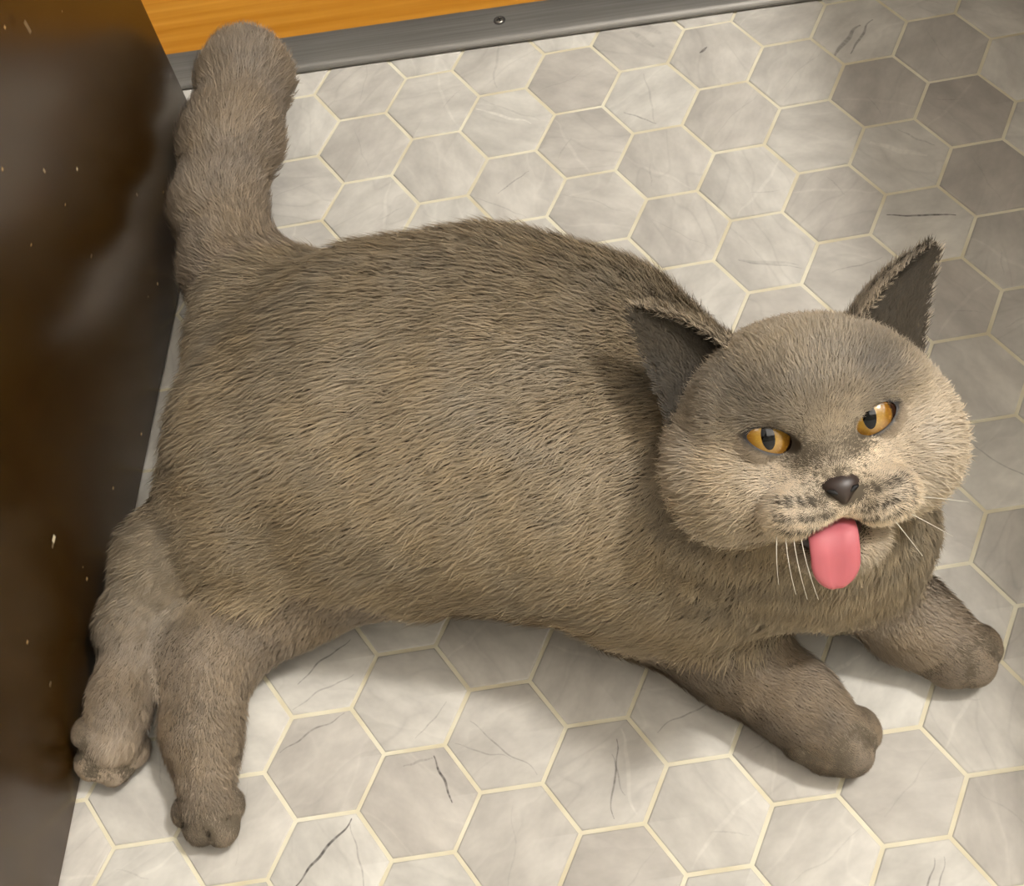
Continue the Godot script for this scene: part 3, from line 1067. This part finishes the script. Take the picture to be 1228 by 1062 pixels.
func coat_tone(reg: String, p: Vector3, q: Vector3, nn: Vector3) -> float:
	# how pale the coat is at a place (mostly pigment; on the body also some light and shade)
	var t := 1.0 + noise.get_noise_3d(p.x * 22.0, p.y * 22.0, p.z * 22.0) * 0.14
	t += noise.get_noise_3d(p.x * 90.0 + 7.0, p.y * 90.0, p.z * 90.0) * 0.10
	if reg == "head":
		# darker crown and brow, paler cheeks and muzzle
		var bx := absf(q.x) - 21.0
		var by := q.y - 19.0
		var crown := exp(-bx * bx / 150.0 - by * by / 110.0) + 0.45 * exp(-q.x * q.x / 160.0 - (q.y - 14.0) * (q.y - 14.0) / 90.0)
		t *= lerpf(1.08, 0.44, minf(crown, 1.0) * smoothstep(-20.0, 8.0, q.z))
		t *= 1.0 + noise.get_noise_3d(p.x * 420.0, p.y * 420.0, p.z * 420.0) * 0.35 * minf(crown, 1.0)
		var cheek := smoothstep(20.0, 34.0, absf(q.x)) * (1.0 - smoothstep(4.0, 22.0, q.y))
		t *= lerpf(1.0, 1.40, cheek)
		var muz := 1.0 - smoothstep(8.0, 22.0, Vector2(absf(q.x) - 9.0, q.y + 18.0).length())
		if q.z > 20.0:
			t *= lerpf(1.0, 1.85, muz)
			# pale lines beside the bridge, pale rims under the eyes
			var br := exp(-pow((absf(q.x) - 6.5) / 2.2, 2.0)) * (1.0 - smoothstep(0.0, 10.0, absf(q.y + 4.0)))
			t *= 1.0 + 0.40 * br
			var ex := (absf(q.x) - 16.2) / 11.5
			var ey := (q.y + 4.5) / 3.2
			t *= 1.0 + 0.35 * exp(-ex * ex - ey * ey)
			# rows of dark whisker roots
			var ax := absf(q.x) - 9.5
			if absf(ax - 2.5) < 8.0 and q.y < -12.5 and q.y > -25.0:
				var row := fposmod(q.y + 11.0 - ax * 0.10, 4.1)
				if row < 1.8 and fposmod(ax + floor((q.y + 11.0) / 4.1) * 1.3, 3.2) < 2.4:
					t *= 0.16
	elif reg == "chest":
		t *= 0.98 + 0.12 * sin(p.y * 420.0 + p.x * 60.0)
	elif reg == "body":
		t *= lerpf(0.84, 1.24, smoothstep(0.21, 0.31, p.z + (0.10 - p.y) * 0.25 - (p.x + 0.08) * 0.25))  # dark back, pale belly: part coat colour, part light put into it
		# thin-haired patch on the flank
		t *= 1.0 + 0.10 * exp(-(p - Vector3(-0.10, 0.055, 0.305)).length_squared() / 0.0006)
	elif reg == "foreleg":
		t *= 1.0 - 0.45 * exp(-(p - Vector3(0.0487, 0.0300, 0.3693)).length_squared() / 0.00005)
	elif reg == "tail":
		t *= 0.86 + 0.03 * sin(p.z * 210.0 + 0.6)
	elif reg == "hindleg2":
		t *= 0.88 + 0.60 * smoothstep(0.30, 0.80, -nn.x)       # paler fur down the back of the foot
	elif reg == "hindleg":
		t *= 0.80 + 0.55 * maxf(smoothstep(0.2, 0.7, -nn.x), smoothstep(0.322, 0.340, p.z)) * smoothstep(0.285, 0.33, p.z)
	return t

func muzzle_short(q: Vector3) -> float:
	# hair length factor over the face: short on the nose and pads, long on the jowls
	var near := (q - Vector3(0, -12, 44)).length()
	var k := lerpf(0.36, 1.0, smoothstep(8.0, 36.0, near))
	if q.z > 14.0:
		var ex := absf(q.x) - 16.2
		var ev := Vector2(ex / 8.0, (q.y - 3.6 - ex * 0.34) / 4.3).length()
		k *= lerpf(0.5, 1.0, smoothstep(1.0, 2.4, ev))
	return k * lerpf(1.0, 1.35, smoothstep(24.0, 44.0, absf(q.x)) * (1.0 - smoothstep(-10.0, 15.0, q.y)))

func grow(g: Dictionary, what: String) -> void:
	var v: PackedVector3Array = g.v
	var nrm: PackedVector3Array = g.n
	var idx: PackedInt32Array = g.i
	var regs := []
	var flows := PackedVector3Array()
	regs.resize(v.size())
	flows.resize(v.size())
	for k in v.size():
		if what == "head":
			regs[k] = "head"
			var q := head_local(v[k])
			var f := Vector3(q.x, q.y + 8.0, 0.0) * 0.9 + Vector3(0, 0, -26.0)
			if q.y < -8.0:
				f = Vector3(q.x * 0.9, (q.y + 8.0) * 0.5 - 6.0, -16.0)
			flows[k] = HX * f.x + HY * f.y + HZ * f.z
		elif what == "ear":
			regs[k] = "ear"
			flows[k] = HX * (0.55 if head_local(v[k]).x > 0 else -0.55) + HY * 0.9
		else:
			var so := section_of(v[k])
			regs[k] = so[0]
			flows[k] = so[1]
	var half: int = g.get("half", 0)
	for k in range(0, idx.size(), 3):
		var i0 := idx[k]
		var i1 := idx[k + 1]
		var i2 := idx[k + 2]
		var a := v[i0]
		var b := v[i1]
		var c := v[i2]
		var nn := nrm[i0] + nrm[i1] + nrm[i2]
		nn = nn.normalized()
		var reg: String = regs[i0]
		if a.y < 0.004 or (nn.y < -0.55 and a.y < 0.05):
			continue
		var len: float = COAT[reg][0]
		var gap: float = COAT[reg][1]
		var area := (b - a).cross(c - a).length() * 0.5
		var lk := 1.0
		if reg == "head":
			lk = muzzle_short(head_local(a))
		elif TOES.has(what):
			lk = 0.46
		len *= lk
		gap *= maxf(lk, 0.45)
		var want := area / (gap * gap)
		var count := int(want)
		if rng.randf() < want - count:
			count += 1
		for m in count:
			var u := rng.randf()
			var w := rng.randf()
			if u + w > 1.0:
				u = 1.0 - u
				w = 1.0 - w
			var p := a + (b - a) * u + (c - a) * w
			var n := (nrm[i0] * (1.0 - u - w) + nrm[i1] * u + nrm[i2] * w).normalized()
			var f := flows[i0]
			var L := len
			var q := Vector3.ZERO
			var shade := 1.0
			if reg == "head" or reg == "ear":
				q = head_local(p)
			if reg == "head":
				# no hair in the eye openings, the mouth or on the nose leather
				var ex := absf(q.x) - 16.2
				if q.z > 14.0:
					var ev := Vector2(ex / 8.0, (q.y - 3.6 - ex * 0.34) / 4.3).length()
					if ev < 1.0:
						continue
					if q.z > 24.0 and Vector2((q.x + 4.0) / 10.0, (q.y + 27.5) / 6.0).length() < 1.0:
						continue
					if q.z > 40.0 and Vector2(q.x / 5.8, (q.y + 13.2) / 4.4).length() < 1.0:
						continue
			elif reg == "ear":
				var inside := i0 >= half
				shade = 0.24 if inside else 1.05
				var col_at := (i0 % half) % 17
				if col_at <= 0 or (i0 % half) / 17 >= 21:
					shade = 1.5
					L *= 0.6
			elif clefts.has(what):
				var close := 1.0
				for e in clefts[what]:
					var ea: Vector3 = e[0]
					var eb: Vector3 = e[1]
					close = minf(close, p.distance_to(Geometry3D.get_closest_point_to_segment(p, ea, eb)))
				if close < 0.0006:
					continue
				L *= lerpf(0.5, 1.0, smoothstep(0.0011, 0.006, close))
			elif what == "trunk":
				# not where the head covers the neck
				if reg.begins_with("hind"):
					L *= lerpf(1.7, 1.0, smoothstep(0.262, 0.300, p.z))
				elif reg.begins_with("fore"):
					L *= lerpf(1.6, 1.0, smoothstep(0.318, 0.345, p.z))
				q = head_local(p)
				if (q / Vector3(38, 30, 34)).length() < 0.8:
					continue
			# neighbouring tufts lean together
			var j := Vector3(noise.get_noise_3d(p.x * 130.0, p.y * 130.0, p.z * 130.0), noise.get_noise_3d(p.x * 130.0 + 31.0, p.y * 130.0, p.z * 130.0), noise.get_noise_3d(p.x * 130.0, p.y * 130.0 + 57.0, p.z * 130.0))
			f = f.normalized() + j * 0.75 + Vector3(rng.randf() - 0.5, rng.randf() - 0.5, rng.randf() - 0.5) * 0.45
			var t := f - n * f.dot(n)
			if t.length_squared() < 1e-6:
				continue
			t = t.normalized()
			# strands near the ground must not pierce it
			var tip_y := p.y + (t.y * 0.85 + n.y * 0.35) * L
			if tip_y < 0.001:
				L *= 0.5
				if p.y + (t.y * 0.85 + n.y * 0.35) * L < 0.0:
					continue
			L *= rng.randf_range(0.75, 1.2)
			var bz := t.cross(n)
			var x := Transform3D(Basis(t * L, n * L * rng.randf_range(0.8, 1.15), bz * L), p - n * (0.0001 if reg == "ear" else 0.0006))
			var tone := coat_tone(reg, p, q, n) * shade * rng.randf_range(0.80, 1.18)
			var warm := rng.randf_range(-0.02, 0.02) + noise.get_noise_3d(p.x * 30.0 + 3.0, p.y * 30.0, p.z * 30.0) * 0.06
			if reg == "head":
				tone *= 1.22
			var hue: Vector3 = Vector3(0.325, 0.257, 0.170)
			if reg == "head" or reg == "ear":
				hue = Vector3(0.325, 0.268, 0.197)
			elif reg != "body" and reg != "chest":
				hue.z = 0.186 if reg == "tail" else lerpf(0.172, 0.186, smoothstep(0.27, 0.31, p.z))
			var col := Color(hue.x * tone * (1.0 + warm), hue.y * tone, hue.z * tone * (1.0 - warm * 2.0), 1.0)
			if not tuft_x.has(reg):
				tuft_x[reg] = []
				tuft_c[reg] = []
			tuft_x[reg].append(x)
			tuft_c[reg].append(col)

func tuft_mesh(seed_: int, strands: int, spread: float, width: float) -> ArrayMesh:
	# unit-length strands leaning along +x, rising along +y
	var r := RandomNumberGenerator.new()
	r.seed = seed_
	var st := SurfaceTool.new()
	st.begin(Mesh.PRIMITIVE_TRIANGLES)
	for k in strands:
		var a := r.randf() * TAU
		var d := sqrt(r.randf()) * spread
		var o := Vector3(cos(a) * d, -0.02, sin(a) * d)
		var l := r.randf_range(0.65, 1.15)
		var yaw := r.randf_range(-0.35, 0.35)
		var lift := r.randf_range(0.22, 0.62)
		var f := Vector3(cos(yaw), 0, sin(yaw))
		var p1 := o + (f * cos(lift + 0.25) + Vector3.UP * sin(lift + 0.25)) * l * 0.5
		var p2 := p1 + (f * cos(lift - 0.25) + Vector3.UP * sin(lift - 0.25)) * l * 0.5
		var roll := r.randf_range(-0.5, 0.5)
		var s := f.cross(Vector3.UP).normalized().rotated(f, roll)
		var w0 := width * r.randf_range(0.7, 1.2)
		var up := (Vector3.UP * 0.9 - f * 0.25 + s * roll * 0.3).normalized()
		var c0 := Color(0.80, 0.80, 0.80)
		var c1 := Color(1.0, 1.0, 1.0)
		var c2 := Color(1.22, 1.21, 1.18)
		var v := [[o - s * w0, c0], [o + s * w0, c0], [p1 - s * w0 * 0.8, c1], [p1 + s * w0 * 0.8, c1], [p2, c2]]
		for t in [[0, 2, 3], [0, 3, 1], [2, 4, 3]]:
			for q in t:
				st.set_color(v[q][1])
				st.set_normal(up)
				st.add_vertex(v[q][0])
	return st.commit()

func fur(root: Node3D) -> void:
	var m := StandardMaterial3D.new()
	m.vertex_color_use_as_albedo = true
	m.roughness = 0.55
	m.metallic_specular = 0.35
	m.cull_mode = BaseMaterial3D.CULL_DISABLED
	var total := 0
	for reg in tuft_x:
		var xs: Array = tuft_x[reg]
		var cs: Array = tuft_c[reg]
		var called: String = {"body": "body_fur", "chest": "chest_fur", "tail": "tail_fur", "head": "head_fur", "ear": "ear_fur"}.get(reg, "foreleg_fur" if reg.begins_with("fore") else "hind_leg_fur")
		var len: float = COAT[reg][0]
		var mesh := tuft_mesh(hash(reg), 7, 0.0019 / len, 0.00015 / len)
		var mm := MultiMesh.new()
		mm.transform_format = MultiMesh.TRANSFORM_3D
		mm.use_colors = true
		mm.mesh = mesh
		mm.instance_count = xs.size()
		for k in xs.size():
			var x: Transform3D = xs[k]
			x.origin -= root.position
			mm.set_instance_transform(k, x)
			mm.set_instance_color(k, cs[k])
		var o := MultiMeshInstance3D.new()
		o.name = called
		o.multimesh = mm
		o.material_override = m
		o.set_meta("kind", "stuff")
		root.add_child(o, true)
		total += xs.size()
	print("tufts ", total)

# ---------- eyes, nose, mouth, tongue, whiskers ----------
func cap(center: Vector3, axis: Vector3, up: Vector3, r: float, ax: float, ay: float, rings := 10, sides := 40) -> ArrayMesh:
	# a patch of the eyeball: everything within the angles ax (across) and ay (upright) of the axis; colour by texture on uv radius
	var x := up.cross(axis).normalized()
	var y := axis.cross(x).normalized()
	var st := SurfaceTool.new()
	st.begin(Mesh.PRIMITIVE_TRIANGLES)
	var pt := func(i: int, k: int) -> Vector3:
		var rr := float(i) / rings
		var a := TAU * k / sides
		var dx := sin(ax * rr) * cos(a)
		var dy := sin(ay * rr) * sin(a)
		return (x * dx + y * dy + axis * sqrt(maxf(0.0, 1.0 - dx * dx - dy * dy)))
	for i in rings:
		for k in sides:
			for q in [[i, k], [i + 1, k + 1], [i + 1, k], [i, k], [i, k + 1], [i + 1, k + 1]]:
				var n: Vector3 = pt.call(q[0], q[1])
				st.set_normal(n)
				st.set_uv(Vector2(float(q[1]) / sides, float(q[0]) / rings))
				st.add_vertex(center + n * r)
	return st.commit()

func face_parts(root: Node3D) -> void:
	var off := root.position
	# iris picture: u round the iris, v from its centre to its rim
	var im := Image.create(256, 64, false, Image.FORMAT_RGB8)
	var f := FastNoiseLite.new()
	f.seed = 9
	f.frequency = 1.0
	for y in 64:
		for x in 256:
			var v := y / 63.0
			var n := f.get_noise_2d(x * 0.35, v * 2.0) * 0.5 + f.get_noise_2d(x * 0.06 + 9.0, v * 6.0) * 0.5
			var c := Color(0.64, 0.49, 0.19).lerp(Color(0.50, 0.33, 0.09), smoothstep(0.35, 0.95, v + n * 0.25))
			c = c.lerp(Color(0.10, 0.05, 0.02), smoothstep(0.90, 1.0, v))
			c = c.lerp(Color(0.84, 0.66, 0.28), clampf(n, 0.0, 0.5))
			im.set_pixel(x, y, c)
	var iris := StandardMaterial3D.new()
	iris.albedo_texture = ImageTexture.create_from_image(im)
	iris.roughness = 0.06
	iris.clearcoat_enabled = true
	iris.clearcoat = 1.0
	iris.clearcoat_roughness = 0.02
	var black := mat(Color(0.012, 0.010, 0.009), 0.05)
	black.clearcoat_enabled = true
	black.clearcoat = 0.0
	black.clearcoat_roughness = 0.02
	var white := mat(Color(0.16, 0.08, 0.04), 0.15)
	var lidm := mat(Color.WHITE, 0.55)
	lidm.vertex_color_use_as_albedo = true
	for s in [-1.0, 1.0]:
		var ec := hp(16.2 * s, 3.4, 23.5)
		var eye := Node3D.new()
		eye.name = "eye"
		eye.position = ec - off
		root.add_child(eye, true)
		eye.set_meta("label", "amber eye with an upright oval pupil")
		var gaze := (Vector3(-0.0242, 0.5580, 0.5372) - ec).normalized()
		gaze = (gaze + HX * (0.03 if s < 0 else 0.02) + HY * 0.03).normalized()
		var b := SphereMesh.new()
		b.radius = 0.0110
		b.height = 0.0220
		b.radial_segments = 40
		b.rings = 20
		put("eyeball", b, white, eye)
		put("iris", cap(Vector3.ZERO, gaze, HY, 0.01108, 0.70, 0.70), iris, eye)
		put("pupil", cap(Vector3.ZERO, gaze, HY, 0.01116, 0.19, 0.37, 6, 32), black, eye)
		# lids: a band that starts on the eyeball with a dark margin and runs out under the hair
		var st := SurfaceTool.new()
		st.begin(Mesh.PRIMITIVE_TRIANGLES)
		var band := [[0.90, 11.3], [0.97, 11.6], [1.08, 11.7], [1.25, 11.5], [1.5, 11.0], [1.75, 10.2]]
		var lp := func(j: int, k: int) -> Vector3:
			return lid_point(s, band[j][0], band[j][1], TAU * k / 48.0)
		for j in band.size() - 1:
			for k in 48:
				for q in [[j, k], [j + 1, k], [j + 1, k + 1], [j, k], [j + 1, k + 1], [j, k + 1]]:
					var up: bool = sin(TAU * q[1] / 48.0) > -0.15
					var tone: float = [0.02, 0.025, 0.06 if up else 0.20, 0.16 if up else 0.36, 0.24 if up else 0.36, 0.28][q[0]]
					st.set_smooth_group(0)
					st.set_color(Color(tone, tone * 0.92, tone * 0.82))
					st.add_vertex(lp.call(q[0], q[1]))
		st.index()
		st.generate_normals()
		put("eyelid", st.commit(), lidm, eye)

	# nose leather: a rounded wedge, wide above, narrow below
	var nm := mat(Color(0.215, 0.170, 0.150), 0.42)
	var st2 := SurfaceTool.new()
	st2.begin(Mesh.PRIMITIVE_TRIANGLES)
	var npt := func(i: int, k: int) -> Vector3:
		var th := PI * i / 16.0
		var ph := TAU * k / 24.0
		var y := cos(th)
		var r := sin(th)
		var wide := lerpf(0.42, 1.0, smoothstep(-0.9, 0.45, y))
		return hp(cos(ph) * r * 6.6 * wide, -12.8 + y * 5.2, 44.6 + sin(ph) * r * 4.4 + y * -0.6)
	for i in 16:
		for k in 24:
			for q in [[i, k], [i + 1, k], [i + 1, k + 1], [i, k], [i + 1, k + 1], [i, k + 1]]:
				st2.set_smooth_group(0)
				st2.add_vertex(npt.call(q[0], q[1]) - off)
	st2.index()
	st2.generate_normals()
	var nose := put("nose", st2.commit(), nm, root)
	nose.set_meta("label", "dark grey nose")
	for s in [-1.0, 1.0]:
		var st3 := SurfaceTool.new()
		st3.begin(Mesh.PRIMITIVE_TRIANGLES)
		tube(st3, [hp(2.0 * s, -13.8, 48.2) - off, hp(3.2 * s, -12.9, 48.3) - off, hp(4.6 * s, -12.6, 47.2) - off], [0.0006, 0.0009, 0.0005], 8)
		st3.generate_normals()
		put("nostril", st3.commit(), mat(Color(0.03, 0.02, 0.02), 0.6), nose)

	# dark lining of the open mouth
	var lining := SphereMesh.new()
	lining.radius = 1.0
	lining.height = 2.0
	var ml := put("mouth_lining", lining, mat(Color(0.17, 0.065, 0.055), 0.45), root)
	ml.transform = Transform3D(Basis(HX * 0.0098, HY * 0.0062, HZ * 0.0095), hp(-4.0, -27.5, 33) - off)

	# tongue: a broad strip that comes out over the lip and hangs down, with a groove along its middle
	var tm := StandardMaterial3D.new()
	tm.albedo_color = Color(0.76, 0.40, 0.43)
	tm.roughness = 0.55
	tm.subsurf_scatter_enabled = true
	tm.subsurf_scatter_strength = 0.15
	var path := [Vector3(-4.5, -23.5, 30), Vector3(-4.5, -23.6, 38), Vector3(-4.7, -26.0, 43.4), Vector3(-5.3, -31.0, 45.4), Vector3(-5.9, -37.0, 44.6), Vector3(-6.3, -41.0, 43.6), Vector3(-6.5, -43.4, 42.2)]
	var cv := Curve3D.new()
	for k in path.size():
		var tan: Vector3 = (path[mini(k + 1, path.size() - 1)] - path[maxi(k - 1, 0)]) / 6.0
		cv.add_point(path[k], -tan, tan)
	var Lc := cv.get_baked_length()
	var NS := 40
	var ND := 20
	var ring := func(i: int, k: int) -> Vector3:
		var t := float(i) / NS
		var p := cv.sample_baked(t * Lc)
		var d := (cv.sample_baked(minf(t + 0.02, 1.0) * Lc) - cv.sample_baked(maxf(t - 0.02, 0.0) * Lc)).normalized()
		var x := Vector3(1, 0, 0)
		x = (x - d * x.dot(d)).normalized()
		var up := x.cross(d) * -1.0
		var w := 7.6
		var tt := (t - 0.70) / 0.30
		if tt > 0.0:
			w *= sqrt(maxf(1.0 - tt * tt, 0.0))
		w = maxf(w, 0.05)
		var a := TAU * k / ND
		var th := 1.5 * minf(1.0, w / 3.0)
		var sx := cos(a)
		var sy := sin(a)
		var y := sy * th - (1.0 - sx * sx) * 0.0
		if sy > 0:
			y -= 0.9 * exp(-sx * sx * 10.0) * minf(1.0, w / 7.0)
		return p + x * sx * w + up * y
	var st4 := SurfaceTool.new()
	st4.begin(Mesh.PRIMITIVE_TRIANGLES)
	for i in NS:
		for k in ND:
			for q in [[i, k], [i + 1, k + 1], [i + 1, k], [i, k], [i, k + 1], [i + 1, k + 1]]:
				var p: Vector3 = ring.call(q[0], q[1] % ND)
				st4.set_smooth_group(0)
				st4.add_vertex(hp(p.x, p.y, p.z) - off)
	st4.index()
	st4.generate_normals()
	put("tongue", st4.commit(), tm, root).set_meta("label", "pink tongue hanging out")

	# whiskers
	var wm := mat(Color(0.90, 0.88, 0.82), 0.4)
	var ws := [
		[Vector3(-18.5, -22, 43), Vector3(-20.5, -30, 47), Vector3(-19.5, -42, 46)], [Vector3(-16.5, -23, 44), Vector3(-18.0, -31, 48), Vector3(-16.5, -44, 47)],
		[Vector3(-20.5, -21, 42), Vector3(-23.5, -29, 46), Vector3(-24.0, -38, 46)], [Vector3(-14.5, -23, 45), Vector3(-15.5, -32, 48), Vector3(-13.1, -45, 46)],
		[Vector3(14, -21, 43), Vector3(22, -27, 45), Vector3(31, -35, 42)], [Vector3(16, -19, 42), Vector3(26, -21, 44), Vector3(38, -26, 40)], [Vector3(12, -22, 44), Vector3(16, -30, 47), Vector3(20, -38, 46)],
	]
	for w in ws:
		var a: Vector3 = w[0]
		var b: Vector3 = w[1]
		var c: Vector3 = w[2]
		var pts := []
		var rad := []
		for k in 9:
			var t := k / 8.0
			var p := a.lerp(b, t).lerp(b.lerp(c, t), t)
			pts.append(hp(p.x, p.y, p.z) - off)
			rad.append(lerpf(0.00016, 0.00005, t))
		var st5 := SurfaceTool.new()
		st5.begin(Mesh.PRIMITIVE_TRIANGLES)
		tube(st5, pts, rad, 5)
		st5.generate_normals()
		put("whisker", st5.commit(), wm, root)
